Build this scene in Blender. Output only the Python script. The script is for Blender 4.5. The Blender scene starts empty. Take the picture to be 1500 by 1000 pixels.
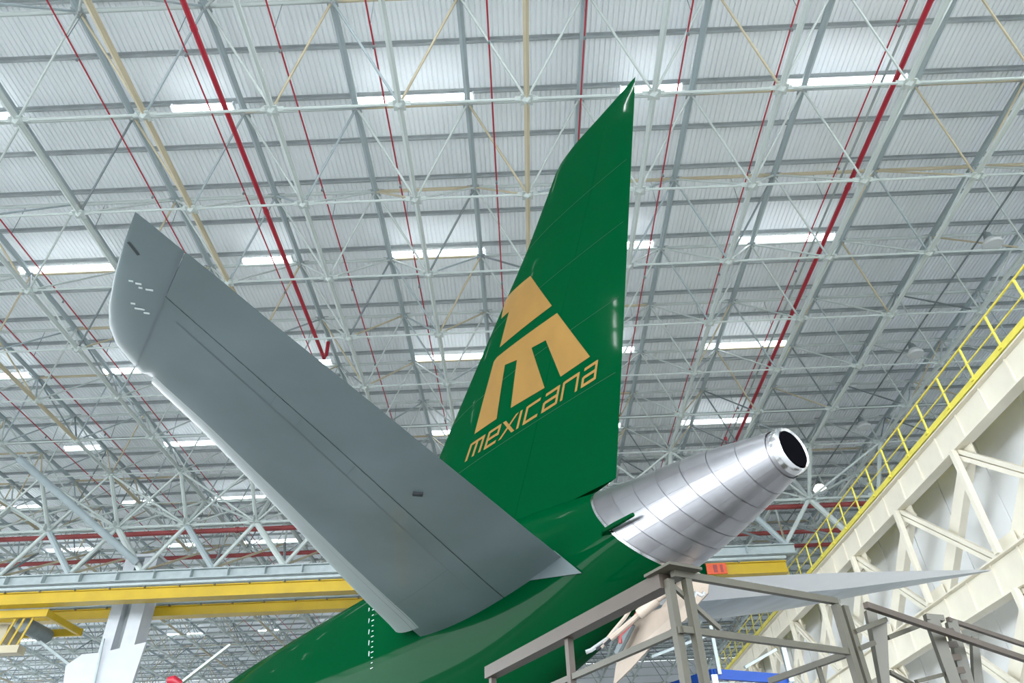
import bpy, bmesh, math, random
from mathutils import Vector, Matrix
from mathutils.geometry import tessellate_polygon
R = random.Random(7)
sc = bpy.context.scene
col = sc.collection

# ------------------------------------------------------------------ camera
PITCH = math.atan(808/1060); ROLL = math.atan(.042)
cp, sp = math.cos(PITCH), math.sin(PITCH)
CAMZ = 1.545
up0 = Vector((0, -sp, cp)); fw = Vector((0, cp, sp)); X0 = Vector((1, 0, 0))
rc = X0*math.cos(ROLL) - up0*math.sin(ROLL); uc = X0*math.sin(ROLL) + up0*math.cos(ROLL)
cam = bpy.data.objects.new('camera', bpy.data.cameras.new('camera'))
col.objects.link(cam)
cam.data.sensor_width = 36; cam.data.lens = 36*1060/1500
cam.data.clip_start = .1; cam.data.clip_end = 400
m = Matrix((rc, uc, -fw)).transposed().to_4x4(); m.translation = (0, 0, CAMZ)
cam.matrix_world = m
sc.camera = cam

# ------------------------------------------------------------------ world, light, exposure
TUBE = 6.5
w = bpy.data.worlds.new('daylight'); sc.world = w; w.use_nodes = True
bg = w.node_tree.nodes['Background']
bg.inputs[0].default_value = (.90, .96, 1.0, 1); bg.inputs[1].default_value = 8.2
sc.view_settings.view_transform = 'Standard'; sc.view_settings.look = 'None'
sc.view_settings.gamma = 1; sc.view_settings.use_curve_mapping = False
sc.view_settings.exposure = 0.18

def area(name, loc, size, power, rot=(0, 0, 0), colr=(.95, .98, 1)):
    l = bpy.data.lights.new(name, 'AREA'); l.shape = 'RECTANGLE'; l.size, l.size_y = size
    l.energy = power; l.color = colr
    o = bpy.data.objects.new(name, l); o.location = loc; o.rotation_euler = rot; col.objects.link(o)
# the same tube rows carried on over and behind the photographer
for ly in (5.76, -.16, -6.1):
    for lx in (-14.5, -2.4, 9.7):
        area('tube_row_lamp', (lx, ly, 18.9), (3.25, .2), 260)

# ------------------------------------------------------------------ materials
def mat(name, c, rough=.5, metal=0, noise=0, nscale=3., bump=0, bscale=20., coat=0, c2=None, spec=None, emit=0, stretch=(1, 1, 1)):
    ma = bpy.data.materials.new(name); ma.use_nodes = True
    nt = ma.node_tree; b = nt.nodes['Principled BSDF']
    b.inputs['Base Color'].default_value = (*c, 1); b.inputs['Roughness'].default_value = rough
    b.inputs['Metallic'].default_value = metal
    if coat: b.inputs['Coat Weight'].default_value = coat; b.inputs['Coat Roughness'].default_value = .05
    if spec is not None: b.inputs['Specular IOR Level'].default_value = spec
    if emit: b.inputs['Emission Color'].default_value = (*c, 1); b.inputs['Emission Strength'].default_value = emit
    tc = nt.nodes.new('ShaderNodeTexCoord'); mp = nt.nodes.new('ShaderNodeMapping'); mp.inputs['Scale'].default_value = stretch
    nt.links.new(tc.outputs['Object'], mp.inputs[0])
    if noise:
        n = nt.nodes.new('ShaderNodeTexNoise'); n.inputs['Scale'].default_value = nscale; n.inputs['Detail'].default_value = 6
        nt.links.new(mp.outputs[0], n.inputs['Vector'])
        r = nt.nodes.new('ShaderNodeValToRGB'); r.color_ramp.elements[0].position = .35; r.color_ramp.elements[1].position = .68
        cc = c2 or tuple(x*(1-noise) for x in c)
        r.color_ramp.elements[0].color = (*cc, 1); r.color_ramp.elements[1].color = (*c, 1)
        nt.links.new(n.outputs[0], r.inputs[0]); nt.links.new(r.outputs[0], b.inputs['Base Color'])
    if bump:
        n = nt.nodes.new('ShaderNodeTexNoise'); n.inputs['Scale'].default_value = bscale; n.inputs['Detail'].default_value = 3
        nt.links.new(mp.outputs[0], n.inputs['Vector'])
        bu = nt.nodes.new('ShaderNodeBump'); bu.inputs['Strength'].default_value = bump; bu.inputs['Distance'].default_value = .02
        nt.links.new(n.outputs[0], bu.inputs['Height']); nt.links.new(bu.outputs[0], b.inputs['Normal'])
    return ma
M = dict(
 sheet=mat('white_roof_sheet', (.86, .905, .93), .5, noise=.03, nscale=.35),
 purlin=mat('galvanised_purlin', (.38, .42, .43), .5, noise=.2, nscale=2),
 sage=mat('pale_sage_steel_paint', (.52, .58, .56), .45, noise=.16, nscale=1.2),
 blue=mat('pale_blue_grey_steel', (.36, .43, .45), .45, noise=.15, nscale=1.5),
 beige=mat('beige_steel_paint', (.52, .46, .32), .5, noise=.2, nscale=1.5),
 dark=mat('dark_grey_steel', (.20, .24, .25), .5, noise=.2),  # dark grey steel for fittings and some diagonals
 red=mat('red_pipe_paint', (.42, .015, .035), .4, noise=.15),
 redm=mat('faded_red_pipe', (.34, .06, .06), .5, noise=.2),
 yellow=mat('crane_yellow', (.56, .38, .010), .4, noise=.15, nscale=1),
 railyel=mat('railing_yellow', (.85, .75, .12), .45, noise=.1),
 cream=mat('cream_truss_paint', (.86, .81, .68), .5, noise=.12, nscale=.8),
 white=mat('white_wall_panel', (.90, .92, .94), .5, noise=.05, nscale=.5),
 colw=mat('white_column_paint', (.56, .59, .63), .5, noise=.06),
 grey=mat('concrete_floor', (.42, .42, .415), .6, noise=.08, nscale=.4),
 apron=mat('dark_added_ground', (.10, .105, .11), .8, noise=.2, nscale=.3),
 beam=mat('grey_runway_steel', (.45, .52, .53), .5, noise=.15),
 green=mat('glossy_green_paint', (.0, .040, .0115), .5, coat=.10, noise=.06, nscale=.7, bump=.012, bscale=2.5, spec=.0),
 gold=mat('gold_foil_paint', (.25, .135, .026), .4, metal=.3, noise=.12, nscale=2.5),
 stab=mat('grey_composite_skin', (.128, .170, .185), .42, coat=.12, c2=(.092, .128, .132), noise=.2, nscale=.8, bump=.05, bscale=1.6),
 stabl=mat('light_grey_leading_edge', (.33, .37, .375), .35, noise=.06),
 stabr=mat('grey_mottled_skin', (.30, .36, .41), .3, noise=.35, nscale=1.6, stretch=(.6, 2, 2)),
 elw=mat('white_elevator_strip', (.95, .96, .98), .4, noise=.03),  # near white, much paler than the skin ahead
 gap=mat('dark_gap', (.02, .025, .03), .7),
 metal=mat('bare_brushed_metal', (.42, .42, .445), .38, metal=1, noise=.12, nscale=2.0, stretch=(1, 1, 1), bump=.08, bscale=3),
 metal2=mat('bare_brushed_metal_darker', (.37, .365, .385), .38, metal=1, noise=.12, nscale=2.0, bump=.08, bscale=3),
 lip=mat('polished_exhaust_lip', (.75, .76, .78), .2, metal=1),
 exhaust_shade=mat('exhaust_interior_shade', (.003, .003, .004), .9, spec=0),
 fair=mat('grey_fairing_darkened', (.085, .112, .118), .5, noise=.1),  # stabiliser grey darkened to offset the light on its sideways face
 door=mat('beige_primer_panel', (.40, .33, .27), .5, noise=.2, nscale=3),
 brown=mat('brown_grey_stand_paint', (.055, .041, .031), .45, noise=.15, nscale=4),
 olive=mat('olive_grey_stand_paint', (.058, .054, .038), .45, noise=.15, nscale=4),
 navy=mat('blue_fascia', (.01, .06, .32), .4, noise=.1),
 orange=mat('orange_panel', (.75, .10, .03), .4, noise=.2),
 mark=mat('white_marking', (.5, .56, .56), .5),
 tube=mat('lit_tube', (.92, .97, 1.0), .5, emit=TUBE),
 lamp=mat('lit_lamp_glass', (1, .93, .78), .5, emit=6),
 glass=mat('unlit_lamp_glass', (.55, .57, .57), .2),
)

# ------------------------------------------------------------------ helpers
def link(name, me, ma, parent=None, loc=None):
    if me is not None and ma is not None and not me.materials: me.materials.append(ma)
    o = bpy.data.objects.new(name, me); col.objects.link(o)
    if parent is not None: o.parent = parent
    if loc is not None: o.location = loc
    return o
def tag(o, label=None, cat=None, group=None, kind=None):
    if label: o['label'] = label
    if cat: o['category'] = cat
    if group: o['group'] = group
    if kind: o['kind'] = kind
    return o
def empty(name, loc=(0, 0, 0), rz=0.):
    o = bpy.data.objects.new(name, None); col.objects.link(o); o.location = loc; o.rotation_euler = (0, 0, rz); o.empty_display_size = .2
    return o
class MB:
    def __init__(s): s.v = []; s.f = []
    def add(s, vs, fs):
        n = len(s.v); s.v += [tuple(v) for v in vs]; s.f += [tuple(i+n for i in f) for f in fs]; return s
    def box(s, c, d, rot=None):
        c = Vector(c); vs = []
        for x in (-.5, .5):
            for y in (-.5, .5):
                for z in (-.5, .5):
                    q = Vector((x*d[0], y*d[1], z*d[2]))
                    if rot is not None: q = rot @ q
                    vs.append(c+q)
        return s.add(vs, [(0, 1, 3, 2), (4, 6, 7, 5), (0, 4, 5, 1), (2, 3, 7, 6), (0, 2, 6, 4), (1, 5, 7, 3)])
    def bar(s, a, b, w, h=None, up=(0, 0, 1)):
        a = Vector(a); b = Vector(b); h = h or w; d = (b-a).normalized(); up = Vector(up)
        if abs(d.dot(up)) > .98: up = Vector((0, 1, 0))
        x = d.cross(up).normalized(); y = x.cross(d)
        vs = [p + x*i*w/2 + y*j*h/2 for p in (a, b) for i, j in ((-1, -1), (1, -1), (1, 1), (-1, 1))]
        return s.add(vs, [(3, 2, 1, 0), (4, 5, 6, 7), (0, 1, 5, 4), (1, 2, 6, 5), (2, 3, 7, 6), (3, 0, 4, 7)])
    def ibeam(s, a, b, w, h, t=.04):
        a = Vector(a); b = Vector(b); z = Vector((0, 0, 1)); d = (b-a).normalized(); x = d.cross(z).normalized(); y = x.cross(d)
        s.bar(a+y*(h/2-t/2), b+y*(h/2-t/2), w, t); s.bar(a-y*(h/2-t/2), b-y*(h/2-t/2), w, t)
        s.bar(a, b, t, h-2*t)
        return s
    def tube(s, pts, r, n=8, caps=True):
        pts = [Vector(p) for p in pts]; rings = []
        for i, p in enumerate(pts):
            d = (pts[min(i+1, len(pts)-1)] - pts[max(i-1, 0)]).normalized()
            u = Vector((0, 0, 1)) if abs(d.z) < .95 else Vector((1, 0, 0))
            x = d.cross(u).normalized(); y = x.cross(d)
            rr = r[i] if isinstance(r, (list, tuple)) else r
            rings.append([p + x*math.cos(2*math.pi*k/n)*rr + y*math.sin(2*math.pi*k/n)*rr for k in range(n)])
        vs = [v for q in rings for v in q]; fs = []
        for i in range(len(pts)-1):
            for k in range(n):
                fs.append((i*n+k, i*n+(k+1) % n, (i+1)*n+(k+1) % n, (i+1)*n+k))
        if caps: fs.append(tuple(range(n))[::-1]); fs.append(tuple((len(pts)-1)*n+k for k in range(n)))
        return s.add(vs, fs)
    def mesh(s, name, ma=None, smooth=False):
        me = bpy.data.meshes.new(name); me.from_pydata(s.v, [], s.f)
        bm = bmesh.new(); bm.from_mesh(me); bmesh.ops.recalc_face_normals(bm, faces=bm.faces); bm.to_mesh(me); bm.free()
        if smooth:
            for p in me.polygons: p.use_smooth = True
            me.set_sharp_from_angle(angle=math.radians(40))
        if ma: me.materials.append(ma)
        return me
    def build(s, name, ma, parent=None, smooth=False): return link(name, s.mesh(name, ma, smooth), None, parent)

def ray(x, y):
    dx, dy = x-750, y-500
    u = dx*math.cos(ROLL)-dy*math.sin(ROLL); ww = dx*math.sin(ROLL)+dy*math.cos(ROLL)
    return Vector((u, 1060*cp+ww*sp, 1060*sp-ww*cp))
def at(x, y, Y):                       # where the line of sight through (x, y) meets the vertical plane at depth Y
    d = ray(x, y); return Vector((0, 0, CAMZ)) + d*(Y/d.y)
def atz(x, y, z):
    d = ray(x, y); return Vector((0, 0, CAMZ)) + d*((z-CAMZ)/d.z)
def proj(P):
    q = Vector(P)-Vector((0, 0, CAMZ)); F = q.dot(fw)
    if F < .2: return (-9999, -9999, F)
    return (750+1060*q.dot(rc)/F, 500-1060*q.dot(uc)/F, F)
ORD = ['first', 'second', 'third', 'fourth', 'fifth', 'sixth', 'seventh', 'eighth', 'ninth', 'tenth', 'eleventh', 'twelfth', 'thirteenth', 'fourteenth', 'fifteenth']

# ------------------------------------------------------------------ room shell
XL, XR, YB, YF = -56., 26., -14., 76.
HR = CAMZ+17.72
def structure(name, mb, ma, smooth=False): return tag(mb.build(name, ma, smooth=smooth), kind='structure')
fl = MB().box(((XL+XR)/2, (YB+YF)/2, -.1), (XR-XL, YF-YB, .2)); structure('floor', fl, M['grey'])
structure('ground', MB().box((-10, 30, -.35), (500, 500, .3)), M['apron'])  # unseen ground added, kept dark to limit light bounced from outside
structure('wall_right', MB().box((XR+.1, (YB+YF)/2, HR/2), (.2, YF-YB, HR)), M['white'])
structure('wall_front', MB().box(((XL+XR)/2, YF+.1, HR/2), (XR-XL, .2, HR)), M['white'])
# corrugated roof: ribs run away from the camera
vs = []; fs = []; per = .14; n = int((XR-XL)/per)
for i in range(n):
    x = XL+i*per
    for dx, dz in ((0, 0), (.085, 0), (.098, .03), (.127, .03)):
        vs.append((x+dx, YB, HR+dz)); vs.append((x+dx, YF, HR+dz))
for i in range(len(vs)//2-1): fs.append((2*i, 2*i+1, 2*i+3, 2*i+2))
nb = len(vs); vs += [(XL, YB, HR+.2), (XR, YB, HR+.2), (XR, YF, HR+.2), (XL, YF, HR+.2)]; fs.append((nb, nb+1, nb+2, nb+3))
me = bpy.data.meshes.new('ceiling'); me.from_pydata(vs, [], fs)
ceil = tag(link('ceiling', me, M['sheet']), kind='structure')
pm = MB()
pm.box((0, 0, -.05), (XR-XL, .012, .1)).box((0, .022, -.095), (XR-XL, .045, .01)).box((0, -.035, -.006), (XR-XL, .07, .012))
pme = pm.mesh('purlin', M['purlin'])
y = 10.22-1.48*9; k = 0
while y < YF:
    o = link('purlin', pme, None, ceil, ((XL+XR)/2, y, HR)); y += 1.48

# ------------------------------------------------------------------ space frame roof
LX0, LY0, DX, DY = .59, 10.2, 3.03, 2.96
ZL, ZU = CAMZ+15.0, CAMZ+17.1
def LN(i, k): return Vector((LX0+DX*i, LY0+DY*k, ZL))
def UN(i, k): return Vector((LX0+DX*(i+.5), LY0+DY*(k+.5), ZU))
I0, I1, K0, K1 = -18, 7, -4, 21
frame = tag(empty('roof_space_frame', (0, 0, 0)), 'pale steel space frame of tubes and ball joints carrying the corrugated roof', kind='structure')
unit = {}
def unit_tube(key, ma, n=6):
    if key not in unit:
        mb = MB().tube([(0, 0, 0), (0, 0, 1)], 1, n); unit[key] = mb.mesh(key, ma, smooth=True)
    return unit[key]
members = {}
def mem(kind, a, b, r, ma): members.setdefault(kind, []).append((Vector(a), Vector(b), r, ma))
for i in range(I0, I1+1):
    bcol = R.choice(['sage', 'sage', 'sage', 'beige'])
    if i in (-3,): bcol = 'beige'
    for k in range(K0, K1+1):
        if k < K1: mem('lower_chord', LN(i, k), LN(i, k+1), .076, bcol if R.random() < .8 else 'sage')
        if i < I1: mem('lower_chord', LN(i, k), LN(i+1, k), .034, 'sage')
        if k < K1 and i < I1: mem('upper_chord', UN(i, k), UN(i, k+1), .09, 'blue') if k+1 < K1 else None
        if i < I1-1 and k < K1: mem('upper_chord', UN(i, k), UN(i+1, k), .055, 'sage' if R.random() < .8 else 'beige')
        for di, dk in ((0, 0), (-1, 0), (0, -1), (-1, -1)):
            ii, kk = i+di, k+dk
            if I0 <= ii < I1 and K0 <= kk < K1:
                mem('web_diagonal', LN(i, k), UN(ii, kk), .032, R.choice(['sage', 'sage', 'blue', 'sage', 'beige']) if R.random() < .9 else 'dark')
def in_view(P, mg=40):
    x, y, F = proj(P); return F > 0 and -mg < x < 1500+mg and -mg < y < 1000+mg
def emit(parent, kind, lst, limit=300, n=6):
    vis = sorted([q for q in lst if in_view(q[0]) or in_view(q[1]) or in_view((q[0]+q[1])/2)], key=lambda q: proj((q[0]+q[1])/2)[2]/q[2]**.5)
    ind = vis[:limit]; ids = set(id(q) for q in ind)
    for a, b, r, ma in ind:
        o = link(kind, unit_tube(kind+'_'+ma, M[ma], n), None, parent)
        d = b-a; o.matrix_local = Matrix.Translation(a) @ d.to_track_quat('Z', 'Y').to_matrix().to_4x4() @ Matrix.Diagonal((r, r, d.length, 1))
    rest = {}
    for q in lst:
        if id(q) not in ids: rest.setdefault(q[3], []).append(q)
    for ma, qs in rest.items():
        mb = MB()
        for a, b, r, _ in qs: mb.tube([a, b], r, 5, caps=False)
        tag(mb.build('distant_'+kind, M[ma], parent, smooth=True), kind='stuff')
for kind, lst in members.items(): emit(frame, kind, lst)
# ball joints with cone seats and a gusset plate
def node_mesh(name, r, ma):
    bm = bmesh.new(); bmesh.ops.create_icosphere(bm, subdivisions=1, radius=r)
    me = bpy.data.meshes.new(name); bm.to_mesh(me); bm.free()
    mb = MB(); mb.v = [tuple(v.co) for v in me.vertices]; mb.f = [tuple(p.vertices) for p in me.polygons]
    mb.box((0, 0, r*.2), (r*4.2, .02, r*1.3)); mb.box((0, 0, r*.2), (.02, r*4.2, r*1.3)); mb.box((0, 0, -r*.3), (r*2.2, r*2.2, .03))
    return mb
nl = []
for i in range(I0, I1+1):
    for k in range(K0, K1+1):
        nl.append((LN(i, k), 0)); 
        if i < I1 and k < K1: nl.append((UN(i, k), 1))
nmb = [node_mesh('joint', .13, None), node_mesh('joint', .12, None)]
nme = [nmb[0].mesh('joint', M['sage']), nmb[1].mesh('joint', M['purlin'])]
nl.sort(key=lambda q: (not in_view(q[0]), proj(q[0])[2]))
for P, t in nl[:300]: link('joint', nme[t], None, frame, P)
for t in (0, 1):
    mb = MB()
    for P, tt in nl[300:]:
        if tt == t: mb.add([Vector(v)+P for v in nmb[t].v], nmb[t].f)
    tag(mb.build('distant_joint', M['sage' if t == 0 else 'purlin'], frame), kind='stuff')

# ------------------------------------------------------------------ deep girder, runway beam, crane, column
gird = tag(empty('deep_roof_girder', (0, 29.6, 0)), 'deep girder of pale diagonal tubes hanging from the roof frame above the grey beam', kind='structure')
gm = {}
def gmem(kind, a, b, r, ma):
    off = Vector((0, 29.6, 0)); gm.setdefault(kind, []).append((Vector(a)-off, Vector(b)-off, r, ma))
ZM, ZB, ZT = CAMZ+13.3, CAMZ+11.35, 0
for i in range(I0+1, 6):
    m0 = Vector((LX0+DX*i, 29.7, ZM)); bt = Vector((LX0+DX*(i+.5), 29.8, ZB))
    for kk in (6, 7):
        gmem('girder_strut', LN(i, kk), m0, .09, 'sage')
        if i < 5: gmem('girder_strut', LN(i+1, kk), m0, .05, 'sage'); gmem('girder_strut', LN(i-1, kk), m0, .05, 'sage')
    if i < 5:
        m1 = Vector((LX0+DX*(i+1), 29.7, ZM))
        gmem('girder_chord', m0, m1, .06, 'sage')
        gmem('girder_diagonal', m0, bt, .13, 'blue' if i % 2 else 'sage'); gmem('girder_diagonal', m1, bt, .09, 'sage')
        gmem('girder_diagonal', LN(i, 8)+Vector((0, .0, -1.)), bt, .06, 'dark'); gmem('girder_diagonal', LN(i+1, 8)+Vector((0, 0, -1.)), bt, .05, 'beige')
        gmem('girder_post', LN(i, 8), LN(i, 8)-Vector((0, 0, 1)), .05, 'sage')
for kind, lst in gm.items():
    for a, b, r, ma in lst:
        o = link(kind, unit_tube(kind+'_'+ma, M[ma], 8), None, gird)
        d = b-a; o.matrix_local = Matrix.Translation(a) @ d.to_track_quat('Z', 'Y').to_matrix().to_4x4() @ Matrix.Diagonal((r, r, d.length, 1))
gj = node_mesh('girder_joint', .2, None).mesh('girder_joint', M['sage'])
for i in range(I0+1, 6):
    link('girder_joint', gj, None, gird, (LX0+DX*i, .1, ZM))
# big brace tube
tag(MB().tube([(-20.6, 26.2, ZL), (-16.25, 29.6, ZB+.3)], .15, 12).build('brace_tube', M['blue'], smooth=True), 'thick pale tube slanting down to the white column head', 'brace')
rb = empty('runway_beam', (-18, 29.75, CAMZ+11.1))
tag(rb, 'long grey steel beam directly above the yellow crane girders', 'beam')
MB().ibeam((-34, 0, 0), (29.5, 0, 0), .34, .42).build('beam', M['beam'], rb)
gp = MB().box((0, -.14, 0), (.02, .26, .34)).mesh('stiffener', M['beam'])
for q in range(40): link('stiffener', gp, None, rb, (-33+q*1.55, 0, 0))
MB().tube([(-34, -.25, -.3), (29.5, -.25, -.3)], .035, 6).build('conduit', M['dark'], rb)

def crane_girder(name, Y, z0, z1, x0, x1, label):
    t = empty(name, ((x0+x1)/2, Y, z0)); L = (x1-x0)/2; h = z1-z0
    MB().box((0, 0, h/2), (2*L, .34, h)).build('web', M['yellow'], t)
    MB().box((0, 0, -.02), (2*L, .52, .04)).box((0, 0, h+.02), (2*L, .52, .04)).build('flange', M['yellow'], t)
    MB().box((0, -.34, h*.95+.16), (2*L, .05, .1)).box((0, 0, h+.14), (2*L, .16, .2)).build('rail', M['beam'], t)
    br = MB().box((0, -.27, h+.03), (.05, .22, .06)).mesh('bracket', M['dark'])
    for q in range(int(2*L/1.4)): link('bracket', br, None, t, (-L+.7+q*1.4, 0, 0))
    return tag(t, label, 'crane girder')
g1 = crane_girder('crane_girder', 28.9, CAMZ+9.82, CAMZ+10.22, -34, 10.6, 'nearer yellow crane girder, directly under the grey beam')
ob = empty('crane_sign', (7.75, 28.58, CAMZ+10.0)); tag(ob, 'orange red panel on the crane girder beside the bare metal cone', 'panel')
MB().box((0, 0, 0), (.8, .05, .42)).build('panel', M['orange'], ob)
MB().box((-.05, -.03, 0), (.16, .02, .3)).box((.2, -.03, .0), (.1, .02, .3)).build('worn_mark', M['redm'], ob)
MB().box((-.62, 0, 0), (.4, .05, .42)).build('green_end', M['green'], ob)
g2 = crane_girder('crane_girder', 32.6, CAMZ+10.30, CAMZ+10.66, -36, 11.2, 'farther yellow crane girder, behind the white column')
# trolley hoist
tr = empty('crane_trolley', (-21.3, 30.8, CAMZ+9.3)); tag(tr, 'yellow hoist trolley with drum and hanging frame at the left edge', 'hoist')
MB().bar((-2.6, -1.5, .3), (2.2, -1.5, .3), .14, .3).bar((-2.6, 1.2, .3), (2.2, 1.2, .3), .14, .3).bar((2.1, -1.5, .3), (2.1, 1.2, .3), .14, .25).bar((-2.5, -1.5, .3), (-2.5, 1.2, .3), .14, .25).build('trolley_frame', M['yellow'], tr)
MB().box((-1.2, 0, -.15), (2.6, 1.1, .75)).build('motor_house', M['beige'], tr)
MB().tube([(.9, -.9, .1), (.9, .9, .1)], .3, 16).build('drum', M['dark'], tr, smooth=True)
for s in (-.5, 0, .5):
    MB().bar((1.3+s*.7, -1.4, .4), (1.0+s*.7, -1.5, -1.1), .07).build('hanger', M['yellow'], tr)
MB().box((1.1, -1.5, -1.1), (1.1, .5, .28)).build('hook_block', M['beige'], tr)
MB().tube([(-2.4, -1.3, .6), (-1.9, -1.4, 1.0), (.6, -1.5, 1.05)], .05, 8).build('hand_hoop', M['yellow'], tr, smooth=True)
# column
cx, cy = -16.55, 30.9
cl = empty('building_column', (cx, cy, 0)); tag(cl, 'wide white steel column behind the nearer crane girder', 'column')
mb = MB()
mb.box((-.46, 0, 6.88), (.48, .9, 13.76)).box((.42, 0, 6.88), (.56, .9, 13.76)).build('flange', M['colw'], cl)
MB().box((-.04, .15, 6.88), (.4, .4, 13.76)).build('web', M['purlin'], cl)  # recessed web, its shade put into a darker grey
MB().box((0, -.05, 13.8), (1.6, 1.1, .12)).build('cap_plate', M['colw'], cl)
g = MB()
pts = [at(214, 940, cy-.5), at(190, 1010, cy-.5), at(120, 1060, cy-.5), at(85, 1060, cy-.5), at(96, 975, cy-.5), at(120, 958, cy-.5), at(150, 955, cy-.5)]
pts = [p-Vector((cx, cy, 0)) for p in pts]
vv = pts+[p+Vector((0, .12, 0)) for p in pts]; nn = len(pts)
g.add(vv, [tuple(range(nn)), tuple(range(nn, 2*nn))[::-1]]+[(i, (i+1) % nn, nn+(i+1) % nn, nn+i) for i in range(nn)])
g.build('gusset_plate', M['colw'], cl)
a, b = at(152, 935, cy-.62)-Vector((cx, cy, 0)), at(136, 1010, cy-.62)-Vector((cx, cy, 0))
MB().bar(a, b, .07).build('drain_pipe', M['beam'], cl)
a, b = at(60, 940, 31.3), at(108, 978, 31.3)
tag(MB().bar(a, b, .22, .1).build('slanting_bar', M['beam']), 'slim grey bar slanting from the hoist to the column gusset', 'bar')

# ------------------------------------------------------------------ red pipes
ths = [(-1.236, 'outermost left'), (-1.08, 0), (-.916, 0), (-.764, 0), (-.621, 0), (-.461, 0), (-.3226, 0), (-.185, 0), (-.0154, 0), (.1255, 0), (.2777, 0), (.43, 0), (.587, 0)]
HP = 15.9
for j, (q, _) in enumerate(ths):
    x = q*HP
    t = empty('sprinkler_pipe', (x, 0, CAMZ+HP))
    MB().tube([(0, -8, 0), (0, 60, 0)], .021, 6).build('pipe', M['red'], t, smooth=True)
    hd = MB().tube([(0, 0, 0), (0, 0, -.12)], [.02, .035], 6).mesh('sprinkler_head', M['dark'])
    for yy in range(7): link('sprinkler_head', hd, None, t, (0, 5+yy*4.2, 0))
    hg = MB().bar((0, 0, 0), (0, 0, 1.1), .014).mesh('hanger', M['dark'])
    for yy in range(6): link('hanger', hg, None, t, (0, 8.7+yy*5.92, 0))
    tag(t, 'thin red sprinkler pipe under the roof, %s from the left' % ORD[j], 'pipe', 'thin red sprinkler pipes')
for x, y1, lab in ((-.4366*HP, 21.4, 'thick red pipe running past the short lamp left of the fin'), (.622*HP, 30., 'thick red pipe right of the fin, ending above the tail cone')):
    t = empty('water_main', (x, 0, CAMZ+HP)); tag(t, lab, 'pipe')
    MB().tube([(0, -8, 0), (0, y1, 0), (0, y1+.2, .3), (0, y1+.2, .9)], .068, 10).build('pipe', M['red'], t, smooth=True)
    cm = MB().tube([(0, -.06, 0), (0, .06, 0)], .08, 10).mesh('coupling', M['red'])
    for q in range(4): link('coupling', cm, None, t, (0, 3+q*5.6, 0))
t = tag(MB().tube([(.601*HP, -8, CAMZ+HP), (.601*HP, 34, CAMZ+HP)], .035, 6).build('grey_conduit', M['purlin'], smooth=True), 'dark grey conduit between two red pipes right of the fin', 'conduit')
for Y, Z, r, lab in ((30.9, 13.5, .11, 'upper dark red cross pipe below the roof girder'), (33.4, 13.3, .10, 'lower dark red cross pipe below the roof girder'), (36., 13.6, .10, 'farthest dark red cross pipe below the roof girder')):
    t = empty('cross_pipe', (-14, Y, CAMZ+Z)); tag(t, lab, 'pipe')
    MB().tube([(-12, 0, 0), (31, 0, 0)], r, 10).build('pipe', M['redm'], t, smooth=True)
    cm = MB().tube([(-.06, 0, 0), (.06, 0, 0)], r*1.3, 10).mesh('coupling', M['redm'])
    for q in range(8): link('coupling', cm, None, t, (-10+q*5.6, 0, 0))
    hm = MB().bar((0, 0, 0), (0, 0, 15.0-Z), .02).mesh('hanger', M['dark'])
    for q in range(7): link('hanger', hm, None, t, (14+LX0+DX*(q*2-7), 0, 0))

# ------------------------------------------------------------------ tube lights
ZLi = CAMZ+17.28
def light_mesh(L):
    h = MB().box((0, 0, .03), (L, .14, .04)).box((-L/2, 0, 0), (.04, .2, .13)).box((L/2, 0, 0), (.04, .2, .13)).mesh('housing', M['sheet'])
    t = MB().tube([(-L/2+.03, -.05, -.04), (L/2-.03, -.05, -.04)], .06, 8).tube([(-L/2+.03, .05, -.04), (L/2-.03, .05, -.04)], .06, 8).mesh('tube', M['tube'], smooth=True)
    return h, t
LM = {3.25: light_mesh(3.25), 1.66: light_mesh(1.66)}
cols = [(9.35, 3.25), (4.05, 1.66), (-2.4, 3.25), (-8.1, 1.66), (-14.8, 3.25), (-20.2, 1.66), (-26.8, 3.25), (-32.4, 1.66), (-39, 3.25)]
for r_ in range(9):
    Y = 11.68+5.92*r_
    for c_, (x, L) in enumerate(cols):
        P = (x, Y-.14, ZLi-.06)
        if not (in_view((x-L/2, Y, ZLi), 60) or in_view((x+L/2, Y, ZLi), 60)): continue
        t = empty('tube_light', P); h, tu = LM[L]
        link('housing', h, None, t); link('tube', tu, None, t)
        tag(t, '%s lit tube lamp under the roof, %s row from the camera, %s from the right' % ('long' if L > 2 else 'short', ORD[r_], ORD[c_]), 'lamp', 'lit tube lamps in rows under the roof')

# ------------------------------------------------------------------ right truss wall with walkway
XW = 11.7
tw = tag(empty('side_truss', (XW, 20, 0)), 'cream steel truss with two deep chords along the right hand wall', 'truss')
def tb(name, y0, z0, y1, z1, wd, hh, ma='cream', dx=0, ib=False):
    mb = MB(); a = (dx, y0-20, z0+CAMZ); b = (dx, y1-20, z1+CAMZ)
    (mb.ibeam if ib else mb.bar)(a, b, wd, hh); return mb.build(name, M[ma], tw)
def chord(zt, zb):
    t = tb('chord', 4, (zt+zb)/2, 46, (zt+zb)/2, .34, zt-zb, ib=True, dx=.17)
    st = MB().box((-.04, 0, 0), (.05, .05, zt-zb-.08)).mesh('stiffener', M['cream'])
    for q in range(24): link('stiffener', st, None, t, (.17, 13.8-20-3.85+.64+q*1.28, (zt+zb)/2+CAMZ))
    return t
chord(9.88, 9.05); chord(6.22, 5.35); chord(2.5, 1.7)
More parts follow.
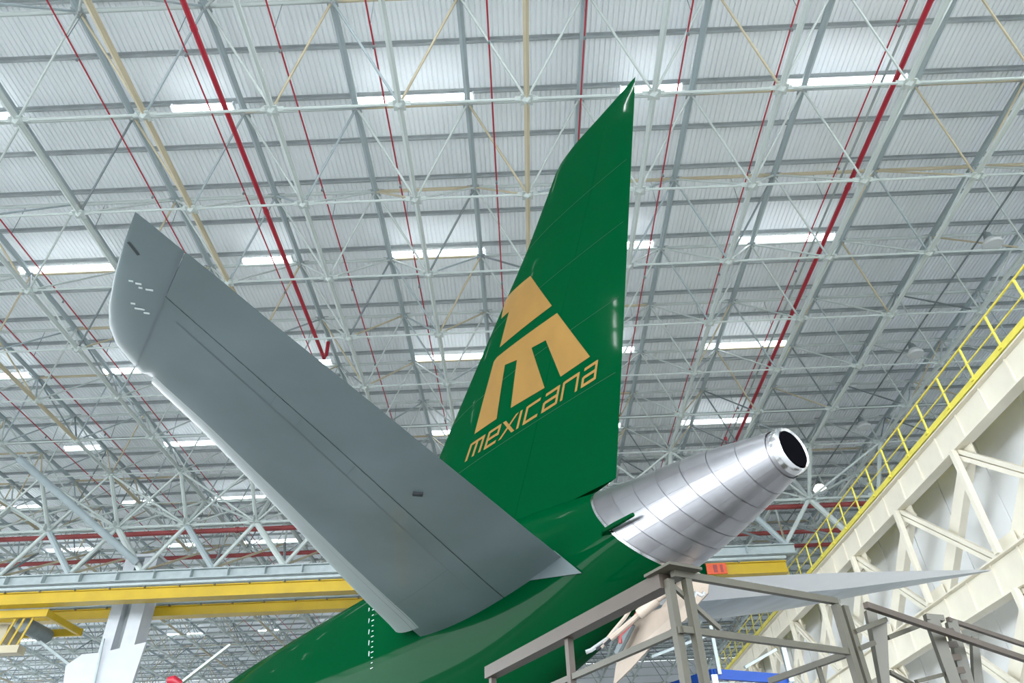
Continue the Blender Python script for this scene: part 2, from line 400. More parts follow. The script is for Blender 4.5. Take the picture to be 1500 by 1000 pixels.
for zt, zb in ((9.05, 6.22), (5.35, 2.5)):
    for j in range(-1, 8):
        ya = 17.55+3.85*(j-1); 
        tb('post', ya, zt, ya, zb, .14, .16)
        tb('diagonal', ya, zt, ya+3.85, zb, .2, .42, dx=.45)
        tb('diagonal', ya+3.85, zt, ya+.3, zb, .1, .12, dx=.15); tb('diagonal', ya+3.85+.25, zt, ya+.55, zb, .1, .12, dx=.15)
        MB().box((.28, ya-20, zt+CAMZ-.15), (.04, .9, .5)).build('gusset', M['cream'], tw); MB().box((.28, ya-20, zb+CAMZ+.15), (.04, .9, .5)).build('gusset', M['cream'], tw)
inner = tag(empty('wall_inner', (13.0, 4, 0)), kind='structure')
wp = MB().box((0, .6, (9.9+CAMZ)/2), (.06, 1.18, 9.9+CAMZ)).mesh('panel', M['white'])
for q in range(36): link('panel', wp, None, inner, (.02*(q % 2), q*1.2, 0))
MB().box((.1, 21.6, (9.9+CAMZ)/2), (.08, 43.2, 9.9+CAMZ)).build('backing', M['white'], inner)
# walkway & railing
ww = tag(empty('walkway_railing', (XW, 4, CAMZ+9.9)), 'yellow guard railing with posts along the top of the cream truss', 'railing')
MB().box((.68, 21, .02), (1.3, 42, .05)).build('deck', M['railyel'], ww)
MB().box((-.02, 21, .08), (.03, 42, .16)).build('toe_board', M['railyel'], ww)
MB().tube([(0, 0, 1.05), (0, 42, 1.05)], .028, 8).build('top_rail', M['railyel'], ww, smooth=True)
MB().tube([(0, 0, .56), (0, 42, .56)], .02, 8).build('middle_rail', M['railyel'], ww, smooth=True)
po = MB().bar((0, 0, .05), (0, 0, 1.05), .045).box((-.03, 0, .09), (.1, .12, .08)).mesh('post', M['railyel'])
for q in range(31): link('post', po, None, ww, (0, 2.05+q*1.35, 0))
MB().tube([(1.25, 0, 1.05), (1.25, 42, 1.05)], .028, 8).build('far_rail', M['railyel'], ww, smooth=True)
for q in range(16): link('post', po, None, ww, (1.25, 2.4+q*2.7, 0))

# pendant lamps on the dark cable line
pc = tag(MB().tube([(14.7, 4, CAMZ+15.75), (14.7, 60, CAMZ+15.75)], .03, 6).build('cable_line', M['dark'], smooth=True), 'dark cable line carrying the round lamps at right', 'cable')
for j, (Y, lit) in enumerate(((16.0, 0), (21.6, 0), (26.8, 0), (32.7, 1))):
    t = empty('round_lamp', (14.65, Y, CAMZ+15.3))
    MB().tube([(0, 0, .42), (0, 0, .2)], .03, 8).tube([(0, 0, .25), (0, 0, .0)], [.1, .16], 12).build('lamp_body', M['dark'], t, smooth=True)
    MB().tube([(0, 0, .02), (0, 0, -.16), (0, 0, -.24)], [.17, .3, .28], 16).build('lamp_glass', M['lamp' if lit else 'glass'], t, smooth=True)
    tag(t, ['unlit round lamp on the cable line, nearest the camera', 'unlit round lamp on the cable line, second from the camera', 'unlit round lamp on the cable line, third from the camera', 'lit round lamp just above the upper cross pipe at right'][j], 'lamp', 'round lamps on the cable line')

# ------------------------------------------------------------------ aircraft
AX, AY, AA = 2.574, 6.085, .626
plane = tag(empty('airplane', (AX, AY, 0), AA+math.pi/2), 'green airliner tail with gold emblem on the fin and a bare metal tail cone', 'airplane')
# local axes: x = forward (nose), y = left
Fv = Vector((-math.sin(AA), math.cos(AA), 0)); Lv = Vector((-math.cos(AA), -math.sin(AA), 0))
def to_pl(P): d = P-Vector((AX, AY, 0)); return Vector((d.dot(Fv), d.dot(Lv), P.z))
CO = to_pl(Vector((0, 0, CAMZ)))
def pray(x, y):
    d = ray(x, y); return Vector((d.dot(Fv), d.dot(Lv), d.z))
ST = [0, 1, 2.2, 3.5, 5, 7, 10, 14, 20, 34]
ZC = [4.77, 4.71, 4.65, 4.575, 4.46, 4.30, 4.15, 4.05, 3.95, 3.95]
RH = [.215, .46, .68, 1.0, 1.32, 1.56, 1.73, 1.82, 1.8, 1.8]
RW = [.215, .42, .52, .52, .60, .85, 1.26, 1.5, 1.6, 1.6]
def cr(xs, ys, x):                    # smooth interpolation
    if x <= xs[0]: return ys[0]
    if x >= xs[-1]: return ys[-1]
    j = max(i for i in range(len(xs)) if xs[i] <= x); j = min(j, len(xs)-2)
    def sl(i):
        if i == 0 or i == len(xs)-1: return (ys[min(i+1, len(xs)-1)]-ys[max(i-1, 0)])/(xs[min(i+1, len(xs)-1)]-xs[max(i-1, 0)])
        return (ys[i+1]-ys[i-1])/(xs[i+1]-xs[i-1])
    h = xs[j+1]-xs[j]; t = (x-xs[j])/h
    return (2*t**3-3*t*t+1)*ys[j]+(t**3-2*t*t+t)*h*sl(j)+(-2*t**3+3*t*t)*ys[j+1]+(t**3-t*t)*h*sl(j+1)
def fus(x, th, off=0):
    rh = cr(ST, RH, x)+off; rw = cr(ST, RW, x)+off
    return Vector((x, rw*math.cos(th), cr(ST, ZC, x)+rh*math.sin(th)))
def xj(th): return 2.07+.5*math.sin(th)    # slanted joint between paint and bare metal
def skin(name, ma, f0, f1, nx, nt, off, parent, th0=0, th1=2*math.pi, closed=True):
    vs = []; fs = []
    for i in range(nx+1):
        for k in range(nt if closed else nt+1):
            th = th0+(th1-th0)*k/nt
            x = f0(th)+(f1(th)-f0(th))*(i/nx)
            vs.append(fus(x, th, off))
    q = nt if closed else nt+1
    for i in range(nx):
        for k in range(nt):
            a = i*q+k; b = i*q+(k+1) % q
            fs.append((a, b, b+q, a+q))
    mb = MB(); mb.add(vs, fs); me = mb.mesh(name, ma, True)
    return link(name, me, None, parent)
body = skin('fuselage', M['green'], lambda t: xj(t), lambda t: 26, 70, 64, 0, plane)
MB().tube([fus(26, 0)*0+Vector((26, 0, 3.8)), Vector((28.5, 0, 3.7)), Vector((30, 0, 3.4)), Vector((31, 0, 3.1))], [1.7, 1.45, .9, .1], 32).build('nose', M['green'], plane, True)
cone = skin('tail_cone', M['metal2'], lambda t: .02, lambda t: xj(t)+.03, 10, 48, -.012, plane); cone['label'] = 'bare metal tail cone'
NT, NX = 16, 7
for i in range(NX):
    for k in range(NT):
        t0, t1 = 2*math.pi*(k+.006)/NT, 2*math.pi*(k+.994)/NT
        e = .0035
        f0 = lambda t, i=i: .1+(xj(t)-.1)*(i/NX)+e; f1 = lambda t, i=i: .1+(xj(t)-.1)*((i+1)/NX)-e
        skin('skin_panel', M['metal' if R.random() < .6 else 'metal2'], f0, f1, 3, 8, 0, cone, t0, t1, False)
# exhaust lip + closed tube painted black for the shade inside
mb = MB(); rings = [(.06, 0.0), (.03, .006), (-.02, .003), (-.035, -.012), (-.02, -.03), (.1, -.04)]
vs = []; fs = []; n = 40
for x, off in rings:
    for k in range(n): p = fus(max(x, 0), 2*math.pi*k/n, off); p.x = x; vs.append(p)
for i in range(len(rings)-1):
    for k in range(n): fs.append((i*n+k, i*n+(k+1) % n, (i+1)*n+(k+1) % n, (i+1)*n+k))
mb.add(vs, fs); mb.build('exhaust_lip', M['lip'], cone, True)
MB().tube([(-.028, 0, 4.77), (.9, 0, 4.73)], .182, 32).build('exhaust_pipe', M['exhaust_shade'], cone, True)
# flat seam ring where paint meets metal
mb = MB(); vs = []; n = 64
for k in range(n):
    th = 2*math.pi*k/n
    vs += [fus(xj(th)-.02, th, .006), fus(xj(th)+.02, th, .006)]
mb.add(vs, [(2*k, 2*((k+1) % n), 2*((k+1) % n)+1, 2*k+1) for k in range(n)]); mb.build('joint_strip', M['lip'], plane, True)

def fus_hit(x, y, off=0):
    d = pray(x, y)
    def g(q):
        P = CO+d*q
        if not 0 < P.x < 26: return 1, P
        return math.hypot(P.y/(cr(ST, RW, P.x)+off), (P.z-cr(ST, ZC, P.x))/(cr(ST, RH, P.x)+off))-1, P
    q = .003
    while q < .02:
        if g(q)[0] < 0:
            lo, hi = q-4e-5, q
            for _ in range(12):
                mm = (lo+hi)/2
                if g(mm)[0] < 0: hi = mm
                else: lo = mm
            return g(hi)[1]
        q += 4e-5
    return None
# NACA style surfaces
def th4(s): return 5*(.2969*math.sqrt(max(s, 0))-.126*s-.3516*s*s+.2843*s**3-.1036*s**4)
def lin(tab, t, c):
    if t <= tab[0][0]: return tab[0][c]
    for a, b in zip(tab, tab[1:]):
        if t <= b[0]: return a[c]+(b[c]-a[c])*(t-a[0])/(b[0]-a[0])
    return tab[-1][c]
def foil(name, tab, spans, s0, s1, place, ma, parent, ns=14, x_of=None):
    """tab rows: span, x leading, x trailing, thickness ratio; s0/s1 chord fraction from the leading edge (may be functions of span)"""
    g0 = s0 if callable(s0) else (lambda t: s0); g1 = s1 if callable(s1) else (lambda t: s1)
    vs = []; fs = []; q = 2*(ns+1)
    for t in spans:
        le, te, tk = (lin(tab, t, c) for c in (1, 2, 3)); c = le-te
        S = [g0(t)+(g1(t)-g0(t))*((1-math.cos(math.pi*i/ns))/2 if g0(t) < .01 else i/ns) for i in range(ns+1)]
        ring = [(le-c*s, th4(s)*tk*c) for s in S]+[(le-c*s, -th4(s)*tk*c) for s in reversed(S)]
        vs += [place(x, o, t) for x, o in ring]
    for i in range(len(spans)-1):
        for k in range(q): fs.append((i*q+k, i*q+(k+1) % q, (i+1)*q+(k+1) % q, (i+1)*q+k))
    fs.append(tuple(range(q))); fs.append(tuple((len(spans)-1)*q+k for k in range(q)))
    mb = MB(); mb.add(vs, fs); me = mb.mesh(name, ma, True); return link(name, me, None, parent)
# fin
FT = [(5.0, 9.6, 2.49, .085), (6.6, 7.72, 2.08, .095), (7.84, 6.57, 1.76, .10), (8.9, 5.46, 1.49, .10), (10.45, 3.8, 1.09, .10), (11.3, 3.08, .87, .095), (11.55, 2.88, .80, .09), (11.66, 2.74, .78, .08), (11.72, 2.55, .77, .07), (11.75, 2.2, .76, .06), (11.79, 1.6, .75, .05), (11.82, 1.1, .74, .04), (11.84, .85, .73, .03)]
fsp = [5.0+i*.25 for i in range(25)]+[11.2, 11.35, 11.45, 11.55, 11.6, 11.66, 11.7, 11.72, 11.735, 11.75, 11.77, 11.79, 11.82, 11.84]
fsp = sorted(set(fsp))
fin_place = lambda x, o, t: Vector((x, o, t))
RH_ = .70
fin = foil('tail_fin', FT, fsp, 0, RH_-.0006, fin_place, M['green'], plane, 18)
foil('rudder', FT, [s for s in fsp if s > 5.4], RH_+.0006, 1, fin_place, M['green'], plane, 10)
fin['label'] = 'green fin carrying the gold emblem'
def fin_half(x, z):
    le, te, tk = (lin(FT, z, c) for c in (1, 2, 3)); s = (le-x)/(le-te)
    return th4(min(max(s, 0), 1))*tk*(le-te) if 0 < s < 1 else 0
def fin_pt(x, y):
    d = pray(x, y); l = .1
    for _ in range(6):
        P = CO+d*((l-CO.y)/d.y); l = fin_half(P.x, P.z)
    return P
def decal(name, polys, ma, parent, lift=.006, lv=3):
    vs = []; fs = []
    for poly in polys:
        P = [fin_pt(*q) for q in poly]; P2 = [Vector((p.x, p.z, 0)) for p in P]
        tris = [tuple(P2[i] for i in t) for t in tessellate_polygon([P2])]
        for _ in range(lv):
            nt = []
            for a, b, c in tris:
                ab, bc, ca = (a+b)/2, (b+c)/2, (c+a)/2; nt += [(a, ab, ca), (ab, b, bc), (ca, bc, c), (ab, bc, ca)]
            tris = nt
        for t in tris:
            n = len(vs); vs += [Vector((q.x, fin_half(q.x, q.y)+lift, q.y)) for q in t]; fs.append((n, n+1, n+2))
    me = bpy.data.meshes.new(name); me.from_pydata(vs, [], fs)
    bm = bmesh.new(); bm.from_mesh(me); bmesh.ops.remove_doubles(bm, verts=bm.verts, dist=.0005); bmesh.ops.recalc_face_normals(bm, faces=bm.faces)
    if sum(f.normal.y for f in bm.faces) < 0: bmesh.ops.reverse_faces(bm, faces=bm.faces)
    bm.to_mesh(me); bm.free()
    for p in me.polygons: p.use_smooth = True
    return link(name, me, ma, parent)
Z2 = lambda L: [(640+x/3.127, 380+y/3.127) for x, y in L]
emblem_a = Z2([(430, 75), (528, 212), (289, 403), (331, 240), (296, 272), (316, 186)])
emblem_b = Z2([(552, 245), (703, 445), (568, 537), (500, 370), (435, 405), (495, 588), (340, 680), (368, 460), (313, 483), (275, 730), (173, 800), (262, 468), (276, 448)])
em = decal('emblem', [emblem_a, emblem_b], M['gold'], fin); em['label'] = 'large gold emblem'
# lettering: strokes in a slanted strip (u along the baseline, v up), pixel scale of the close-up
def lp(u, v):
    # bottom line and top line of the strip, in close-up units (6.25 per photo pixel, origin 670,520)
    b = Vector((62+(1290-62)*u, 985+(205-985)*u)); t = Vector((118+(1312-118)*u, 820+(28-820)*u))
    q = b+(t-b)*v; return (670+q.x/6.25, 520+q.y/6.25)
def stroke(u0, v0, u1, v1, w=.0092, hv=.165):
    # thick in u for uprights, thick in v for bars
    if abs(u1-u0) < .012: return [lp(u0-w, v0), lp(u0+w, v0), lp(u1+w, v1), lp(u1-w, v1)]
    if abs(v1-v0) < .2: return [lp(u0, v0-hv/2), lp(u1, v1-hv/2), lp(u1, v1+hv/2), lp(u0, v0+hv/2)]
    w *= 1.25; return [lp(u0-w, v0), lp(u0+w, v0), lp(u1+w, v1), lp(u1-w, v1)]
def letter(ch, a, b):
    c = (a+b)/2; T, B, Mi = .93, .07, .5; s = []
    if ch == 'm': s = [(a, 0, a, 1), (a, T, b, T), (c, 0.05, c, .9), (b, 0.05, b, 1)]
    if ch == 'e': s = [(a, 0, a, 1), (a, T, b, T), (b, .4, b, 1), (a, Mi, b, Mi), (a, B, b, B)]
    if ch == 'x': s = [(a, 0, b, 1), (a, 1, b, 0)]
    if ch == 'i': s = [(c, 0, c, 1)]
    if ch == 'c': s = [(a, 0, a, 1), (a, T, b, T), (a, B, b, B)]
    if ch == 'a': s = [(a, T, b, T), (b, 0, b, 1), (a, Mi, b, Mi), (a, B, b, B), (a, 0, a, .55)]
    if ch == 'n': s = [(a, 0, a, 1), (a, T, b, T), (b, 0, b, 1)]
    return [stroke(*q) for q in s]
for ch, a, b in (('m', .015, .112), ('e', .155, .235), ('x', .265, .365), ('i', .385, .41), ('c', .445, .545), ('a', .585, .685), ('n', .725, .835), ('a', .88, .975)):
    decal('letter', letter(ch, a, b), M['gold'], fin, lift=.007, lv=2)
# faint panel seams on the fin
def fin_line(pts, wd=.012):
    vs = []; fs = []
    for (x0, z0), (x1, z1) in zip(pts, pts[1:]):
        N = 16
        d = Vector((x1-x0, z1-z0)).normalized(); nrm = Vector((-d.y, d.x))*wd/2
        for i in range(N+1):
            t = i/N; x = x0+(x1-x0)*t; z = z0+(z1-z0)*t
            for s in (-1, 1):
                xx, zz = x+nrm.x*s, z+nrm.y*s; vs.append(Vector((xx, fin_half(xx, zz)+.003, zz)))
        b = len(vs)-2*(N+1)
        for i in range(N): fs.append((b+2*i, b+2*i+1, b+2*i+3, b+2*i+2))
    return vs, fs
mb = MB()
for zz in (6.9, 8.0, 9.2, 10.3): le, te = lin(FT, zz, 1), lin(FT, zz, 2); mb.add(*fin_line([(te+.1, zz), (le-.2, zz+.05)], .008))
M['seam'] = mat('seam_green', (0, .03, .01), .4); mb.build('seam', M['seam'], fin)

# left horizontal stabiliser
KD = (5.172-4.6)/(5.7-.6); ZD = 4.6-.6*KD
LT = [(.1, 6.95, 3.07, .11), (.9, 6.33, 2.71, .11), (1.12, 6.12, 2.62, .11), (1.7, 5.62, 2.36, .105), (2.57, 4.83, 1.98, .10), (3.61, 3.85, 1.52, .10), (4.63, 2.93, 1.08, .10), (5.09, 2.56, .87, .10), (5.3, 2.38, .78, .095), (5.45, 2.24, .72, .09), (5.56, 2.12, .67, .075), (5.65, 1.93, .63, .055), (5.70, 1.70, .61, .04), (5.735, 1.35, .595, .03), (5.75, 1.0, .59, .02)]
ls = [.1+.2*i for i in range(26)]+[5.2, 5.385, 5.3, 5.38, 5.45, 5.52, 5.56, 5.6, 5.65, 5.68, 5.7, 5.72, 5.735, 5.75]
ls = sorted(set(round(v, 3) for v in ls))
lplace = lambda x, o, t: Vector((x, t, ZD+KD*t+o))
def hinge(t): # chord fraction of the elevator hinge
    return .685+.0*t
stab = foil('stabilizer', LT, ls, lambda t: .0 if t > 5.205 else .10+.06*min(1, max(0, (5.2-t)/4)), lambda t: hinge(t)-.0025 if t < 5.382 else 1.0, lplace, M['stab'], plane, 14)
stab['label'] = 'left stabilizer with plain grey underside'
foil('leading_edge', LT, [t for t in ls if t <= 5.2 and t >= .9], 0, lambda t: .12+.09*min(1, max(0, (5.2-t)/4)), lplace, M['stabl'], stab, 10)['label'] = 'lighter grey leading edge strip'
foil('elevator', LT, [t for t in ls if t <= 5.38], lambda t: hinge(t)+.0025, 1, lplace, M['stab'], stab, 8)
# seam lines on the underside
def under(x, t, lift=.004):
    le, te, tk = (lin(LT, t, c) for c in (1, 2, 3)); s = min(max((le-x)/(le-te), 0), 1)
    return Vector((x, t, ZD+KD*t-th4(s)*tk*(le-te)-lift))
def uline(pts, wd=.012):
    mb = MB()
    for (x0, t0), (x1, t1) in zip(pts, pts[1:]):
        N = 14; d = Vector((x1-x0, t1-t0)).normalized(); nr = Vector((-d.y, d.x))*wd/2; vs = []
        for i in range(N+1):
            q = i/N; x = x0+(x1-x0)*q; t = t0+(t1-t0)*q
            for s in (-1, 1): vs.append(under(x+nr.x*s, t+nr.y*s))
        mb.add(vs, [(2*i, 2*i+1, 2*i+3, 2*i+2) for i in range(N)])
    return mb
M['sline'] = mat('seam_dark_grey', (.10, .125, .14), .5)
def frac(t, s): le, te = lin(LT, t, 1), lin(LT, t, 2); return le-(le-te)*s
seam = uline([(frac(5.36, .03), 5.36), (frac(5.4, .98), 5.4)], .014)
for s_ in (.60,): m2 = uline([(frac(1.0, s_), 1.0), (frac(2.6, s_), 2.6), (frac(4, s_), 4), (frac(5.25, s_), 5.25)], .007); seam.add(m2.v, m2.f)
for t_, s0, s1 in ((2.2, .6, .68), (3.3, .6, .68), (4.3, .6, .68), (1.5, .2, .6), (4.0, .62, .68)):
    m2 = uline([(frac(t_, s0), t_), (frac(t_, s1), t_)], .007); seam.add(m2.v, m2.f)
seam.build('seam', M['sline'], stab)
def stab_hit(x, y):
    d = pray(x, y); o = CO
    zoff = 0
    for _ in range(4):
        t = (ZD+KD*o.y-zoff-o.z)/(d.z-KD*d.y); P = o+d*t; zoff = ZD+KD*P.y-under(P.x, P.y, 0).z
    return P
a, b = stab_hit(188, 354), stab_hit(203, 373)
uline([(a.x, a.y), (b.x, b.y)], .022).build('tip_gap', M['gap'], stab)
P = stab_hit(612, 722)-Vector((0, 0, .01))
MB().box(P, (.10, .05, .03), Matrix.Rotation(1.2, 3, 'Z')).build('drain_slot', M['gap'], stab)
for (x, y, w_) in ((192, 411, .03), (203, 415, .04), (206, 421, .025), (219, 424, .05), (195, 444, .03), (205, 452, .07), (215, 458, .04)):
    P = stab_hit(x, y); MB().box(P-Vector((0, 0, .004)), (.016, w_, .004), Matrix.Rotation(-.3, 3, 'Z')).build('stencil', M['mark'], stab)

# root fairings: thin grey skins lying on the fuselage where the stabiliser meets it
def fairing(name, outline, ma, push=.03):
    dv = []
    tris = [tuple(Vector(outline[i]).to_2d() for i in t) for t in tessellate_polygon([[Vector((*p, 0)) for p in outline]])]
    for _ in range(2):
        nt = []
        for a, b, c in tris:
            ab, bc, ca = (a+b)/2, (b+c)/2, (c+a)/2; nt += [(a, ab, ca), (ab, b, bc), (ca, bc, c), (ab, bc, ca)]
        tris = nt
    mb = MB(); ids = {}; fs = []
    for t in tris:
        f = []
        for v in t:
            k = (round(v.x, 2), round(v.y, 2))
            if k not in ids:
                P = fus_hit(v.x, v.y)
                if P is None: P = stab_hit(v.x, v.y)
                n_ = (CO-P).normalized(); ids[k] = len(mb.v); mb.v.append(tuple(P+n_*push))
            f.append(ids[k])
        fs.append(tuple(f))
    n = len(mb.v); mb.v += [tuple(Vector(v)-(CO-Vector(v)).normalized()*push*1.5) for v in mb.v]
    mb.f = fs+[tuple(i+n for i in reversed(f)) for f in fs]
    from collections import Counter
    ec = Counter(tuple(sorted((f[i], f[(i+1) % 3]))) for f in fs for i in range(3))
    for f in fs:
        for i in range(3):
            a, b = f[i], f[(i+1) % 3]
            if ec[tuple(sorted((a, b)))] == 1: mb.f.append((b, a, a+n, b+n))
    return mb.build(name, ma, stab, True)
fairing('root_fairing', [(725, 866), (768, 851), (852, 839), (812, 806), (760, 815)], M['fair'])
fairing('root_fairing', [(562, 893), (567, 906), (576, 917), (602, 921), (640, 920), (657, 910), (690, 893), (640, 885), (600, 878)], M['stab'])

# right stabiliser: white elevator strip aft, mottled grey skin ahead
RT = [(.1, 6.95, 3.35, .10), (1.0, 6.3, 3.15, .10), (2.0, 5.6, 2.85, .09), (3.6, 4.70, 2.31, .08), (4.76, 4.0, 1.99, .07), (5.87, 2.75, 1.7, .06), (6.3, 2.3, 1.6, .05), (6.7, 1.85, 1.5, .04), (6.95, 1.55, 1.46, .03)]
rs_ = sorted([.1+.3*i for i in range(21)]+[6.3, 6.5, 6.7, 6.8, 6.88, 6.95])
rplace = lambda x, o, t: Vector((x, -t, 4.55+.1095*t+o))
rst = foil('stabilizer', RT, rs_, 0, lambda t: .655 if t < 5.6 else .655, rplace, M['stabr'], plane, 12); rst['label'] = 'right stabilizer with mottled grey underside'
foil('elevator', RT, rs_, .66, 1, lambda x, o, t: Vector((x, -t, 4.55+.1095*t+o-.0)), M['elw'], rst, 8)['label'] = 'white elevator'

# small strake by the joint, trim marks, access door and gear hanging under the tail
a, b = fus_hit(882, 783), fus_hit(937, 756)
a2 = a+Vector((0, .05, .0)); b2 = b+Vector((0, .09, .0))
st = MB().tube([a, a2+(b2-a2)*.15, a2+(b2-a2)*.5, b2], [.012, .025, .03, .022], 8); st.build('drain_mast', M['green'], plane, True)['label'] = 'small green mast at the joint'
def on_fus(x, th, off): return fus(x, th, off)
tm = MB(); h0 = fus_hit(547, 885); h1 = fus_hit(545, 978)
for q in range(13):
    t = q/12; P = fus_hit(547-2*t, 885+93*t)
    if P: 
        P = P+Vector((0, .006, -.003)); wd = .075 if q % 3 == 0 else .045
        tm.box(P, (wd, .01, .009))
for q in range(5):
    P = fus_hit(541, 893+q*16)
    if P: tm.box(P+Vector((0, .006, -.003)), (.008, .01, .07))
tm.build('trim_marks', M['mark'], plane)
Hd = [(1010, 838), (1024, 838), (1034, 845), (1038, 855), (1037, 868), (1024, 882), (1003, 908), (979, 923), (950, 950), (925, 978), (898, 1004), (902, 975), (912, 945), (926, 912), (935, 903), (968, 890), (985, 866), (992, 850)]
Pd = [to_pl(at(x, y, 7.15+(1038-x)/128*1.25)) for x, y in Hd]
nn = len(Pd); off = Vector((.25, -.35, .05)).normalized()*.06
mb = MB(); mb.add(Pd+[p+off for p in Pd], [tuple(range(nn)), tuple(range(nn, 2*nn))[::-1]]+[(i, (i+1) % nn, nn+(i+1) % nn, nn+i) for i in range(nn)])
dr = mb.build('access_door', M['door'], plane); dr['label'] = 'open beige access door hanging below the tail cone'
T = lambda x, y, Y: to_pl(at(x, y, Y))
MB().tube([T(904, 957, 8.3), T(926, 914, 8.1), T(960, 935, 8.1)][:2], .04, 8).build('edge_frame', M['dark'], dr, True)
MB().tube([T(936, 900, 7.5), T(962, 878, 7.4)], .055, 10).tube([T(962, 878, 7.4), T(985, 862, 7.3)], .035, 10).tube([T(895, 935, 7.7), T(936, 900, 7.5)], .028, 8).build('actuator', M['door'], dr, True)
MB().tube([T(1012, 877, 6.9), T(1020, 868, 6.9), T(1027, 872, 6.9), T(1032, 868, 6.9)], .02, 8).build('latch', M['lip'], dr, True)
for (pp, c_) in (([(940, 866), (915, 905), (898, 925), (880, 948)], 'door'), ([(955, 862), (925, 912), (908, 930), (909, 942)], 'redm'), ([(905, 920), (890, 935), (866, 952), (858, 955)], 'lip'), ([(925, 905), (905, 925), (889, 940), (873, 950)], 'gap')):
    MB().tube([T(x, y, 7.9) for x, y in pp], .022, 6).build('hose', M[c_], dr, True)
MB().tube([(9, 0, 2.5), (9, 0, 0)], [.12, .2], 12).build('tail_jack', M['yellow'], plane, True)

a, b = at(262, 1003, 20), at(338, 944, 20)
tag(MB().bar(a, b, .12, .06).build('slanting_tube', M['sage']), 'slim pale tube slanting up at the bottom edge left of the fuselage', 'tube')
a = at(246, 996, 19.5)
tag(MB().tube([a, a+Vector((.12, 0, 0)), a+Vector((.3, .1, -.1))], [.08, .12, .1], 12).build('pipe_cap', M['red'], smooth=True), 'dark red round pipe end at the bottom edge near the white column', 'pipe end')

# ------------------------------------------------------------------ maintenance stands in front of the tail
ZH = CAMZ+1.79; ZMi = CAMZ+1.40
C = Vector((1.08, 5.17, 0)); Pn = Vector((-.36, 7.76, 0)); Rn = Vector((2.53, 5.99, 0))
s1 = tag(empty('maintenance_stand', (C.x, C.y, 0)), 'brown grey maintenance stand with thick handrail under the tail cone', 'stand')
def L_(v, z): return Vector((v.x-C.x, v.y-C.y, z))
ul = (Pn-C).normalized(); ur = (Rn-C).normalized()
MB().bar(L_(C+ul*.08, ZH-.03), L_(Pn, ZH-.03), .12, .11).build('handrail', M['brown'], s1)
MB().bar(L_(C, ZH), L_(Rn, ZH), .045, .05).build('handrail', M['olive'], s1)
MB().bar(L_(C, ZMi), L_(Rn, ZMi), .04, .045).build('middle_rail', M['olive'], s1)
MB().bar(L_(C, ZMi), L_(Pn-ul*.2, ZMi), .04, .045).build('middle_rail', M['olive'], s1)
for base, q in ((C, ul*.05), (C, ur*.12), (Rn, -ur*.02), (Rn, ur*.07), (C, ul*1.45), (Pn, -ul*.06)):
    P = base+q; MB().bar(L_(P, 1.2), L_(P, ZH-.03), .055, .055, up=tuple(ul)).build('post', M['olive' if base is not Pn and q.length < 1 else 'brown'], s1)
MB().box(L_(C+ul*.05+ur*.05, ZH+.03), (.3, .3, .02), Matrix.Rotation(math.atan2(ur.y, ur.x), 3, 'Z')).build('corner_plate', M['olive'], s1)
MB().bar(L_(C+ul*.05, ZH-.05), L_(C+ur*.35, ZH-.35), .03).build('brace', M['olive'], s1)
MB().bar(L_(Rn, ZMi), L_(Rn+ul*.9, ZMi-.02), .04, .045).build('middle_rail', M['olive'], s1)
MB().bar(L_(Rn+ul*.35, ZMi-.03), L_(Rn+ul*.35, 1.2), .035).build('post', M['olive'], s1)
ang = math.atan2(ur.y, ur.x); rz = Matrix.Rotation(ang, 3, 'Z')
cc = C+ul*1.45+ur*.85
MB().box(L_(cc, 1.15), (1.75, 2.95, .1), rz).build('platform', M['olive'], s1)
for q in (C, Pn, Rn, Rn+ul*2.9): MB().bar(L_(q, 1.15), L_(q, 0), .09).build('leg', M['brown'], s1)

S1 = Vector((2.86, 6.14, 0)); d2 = Vector((.87, .49, 0))
s2 = tag(empty('maintenance_stand', (S1.x, S1.y, 0)), 'olive grey stair stand with tapered plate posts at lower right', 'stand')
L2 = lambda P: Vector((P.x-S1.x, P.y-S1.y, P.z))
A_ = at(1268, 886, 6.14); B_ = at(1560, 985, 7.35)
MB().bar(L2(A_), L2(B_), .045, .05).build('handrail', M['brown'], s2)
MB().bar(L2(at(1388, 907, 6.9)), L2(at(1560, 964, 7.6)), .035, .04).build('handrail', M['brown'], s2)
def plate(x0, y0, x1, x2, x3, Y, dpt=.06):
    tp = [at(x0, y0, Y), at(x1, y0-3, Y)]; z1 = 1.1
    a, b = tp; c = at(x2, 1010, Y); d = at(x3, 1010, Y)
    mid = L2((c+d)/2); MB().bar(mid+Vector((0, dpt/2, .05)), (mid.x, mid.y+dpt/2, z1), .05).build('plate_foot', M['olive'], s2)
    vs = [L2(v) for v in (a, b, c, d)]; vs += [v+Vector((0, dpt, 0)) for v in vs]
    MB().add(vs, [(0, 1, 2, 3), (7, 6, 5, 4), (0, 4, 5, 1), (1, 5, 6, 2), (2, 6, 7, 3), (3, 7, 4, 0)]).build('plate_post', M['olive'], s2)
plate(1276, 912, 1299, 1304, 1293, 6.3)
plate(1269, 893, 1283, 1305, 1292, 6.45)
plate(1358, 908, 1376, 1412, 1395, 6.7)
plate(1388, 910, 1402, 1430, 1411, 6.9)
plate(1424, 931, 1433, 1442, 1428, 7.1)
MB().bar(L2(at(1252, 925, 6.0)), L2(at(1297, 907, 6.3)), .035).build('cross_rail', M['olive'], s2)
MB().bar(L2(at(1258, 950, 6.0)), L2(at(1280, 941, 6.2)), .035).build('cross_rail', M['olive'], s2)
MB().bar(L2(at(1300, 934, 6.35)), L2(at(1352, 914, 6.7)), .035).build('cross_rail', M['olive'], s2)
MB().bar(L2(at(1342, 998, 6.5)), L2(at(1392, 985, 6.8)), .03).build('cross_rail', M['olive'], s2)
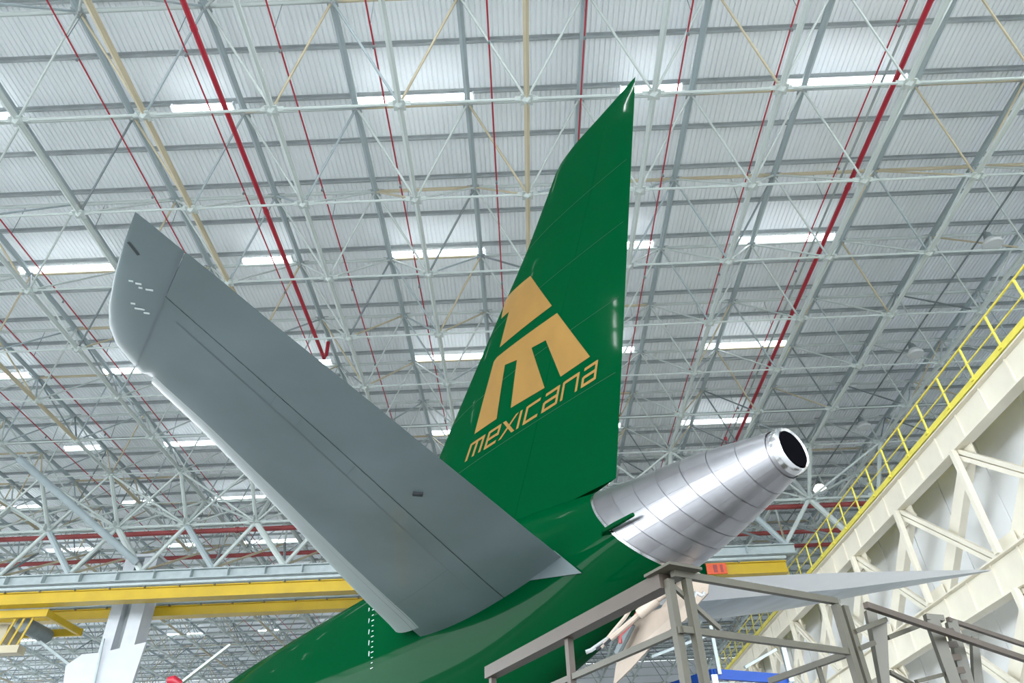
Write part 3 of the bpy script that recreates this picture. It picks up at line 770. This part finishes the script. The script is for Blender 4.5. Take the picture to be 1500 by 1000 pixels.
MB().bar(L2(at(1303, 984, 6.4)), L2(at(1340, 1004, 6.6)), .03).build('cross_rail', M['olive'], s2)
MB().bar(L2(at(1355, 904, 6.75)), L2(at(1381, 906, 6.75)), .07, .05).build('clamp', M['olive'], s2)
for q in range(5):
    MB().bar(L2(at(1382+q*5, 925+q*19, 6.75)), L2(at(1396+q*5, 924+q*19, 6.85)), .03, .05).build('tread', M['brown'], s2)
MB().box((2.6, 1.4, 1.05), (2.6, 1.3, .1), Matrix.Rotation(.51, 3, 'Z')).build('platform', M['olive'], s2)
for q in ((1.9, .4), (4.0, 1.5), (1.5, 1.2), (3.2, 2.2)): MB().bar((q[0], q[1], 1.05), (q[0], q[1], 0), .09).build('leg', M['brown'], s2)

# blue fascia platform farther back
bpx = at(1043, 975, 9.2)
s3 = tag(empty('canopy_stand', (bpx.x, bpx.y, 0)), 'white stand with blue fascia at the bottom edge, behind the post', 'stand')
zt = bpx.z
e1 = ur; e2 = ul
K = lambda a, b, z: e1*a+e2*b+Vector((0, 0, z))
def fascia(a0, b0, a1, b1):
    MB().bar(K(a0, b0, zt-.09), K(a1, b1, zt-.06), .05, .11).build('fascia', M['navy'], s3)
    MB().bar(K(a0, b0, zt-.22), K(a1, b1, zt-.15), .06, .07).build('trim', M['mark'], s3)
fascia(0, 0, 1.25, 0); fascia(0, 0, 0, 2.2); fascia(1.25, 0, 1.25, 2.2); fascia(0, 2.2, 1.25, 2.2)
MB().box(K(.62, 1.1, zt-.34), (1.15, 2.1, .06), rz).build('roof_panel', M['colw'], s3)
for a_, b_ in ((0, 0), (1.2, 0), (0, 2.1), (1.2, 2.1)): MB().bar(K(a_, b_, 0), K(a_, b_, zt-.1), .07).build('post', M['colw'], s3)
MB().bar(K(.05, -.05, zt-.1), K(.05, -.05, zt+.45), .04).build('rail_post', M['beam'], s3)
MB().bar(K(1.2, -.05, zt-.1), K(1.2, -.05, zt+.3), .06).build('rail_post', M['beam'], s3)
MB().bar(K(.5, -.02, zt+.02), K(1.1, -.02, zt+.28), .03).build('brace', M['beam'], s3)
MB().bar(K(-.9, -.02, zt+.02), K(.05, -.05, zt+.36), .03).build('brace', M['beam'], s3)
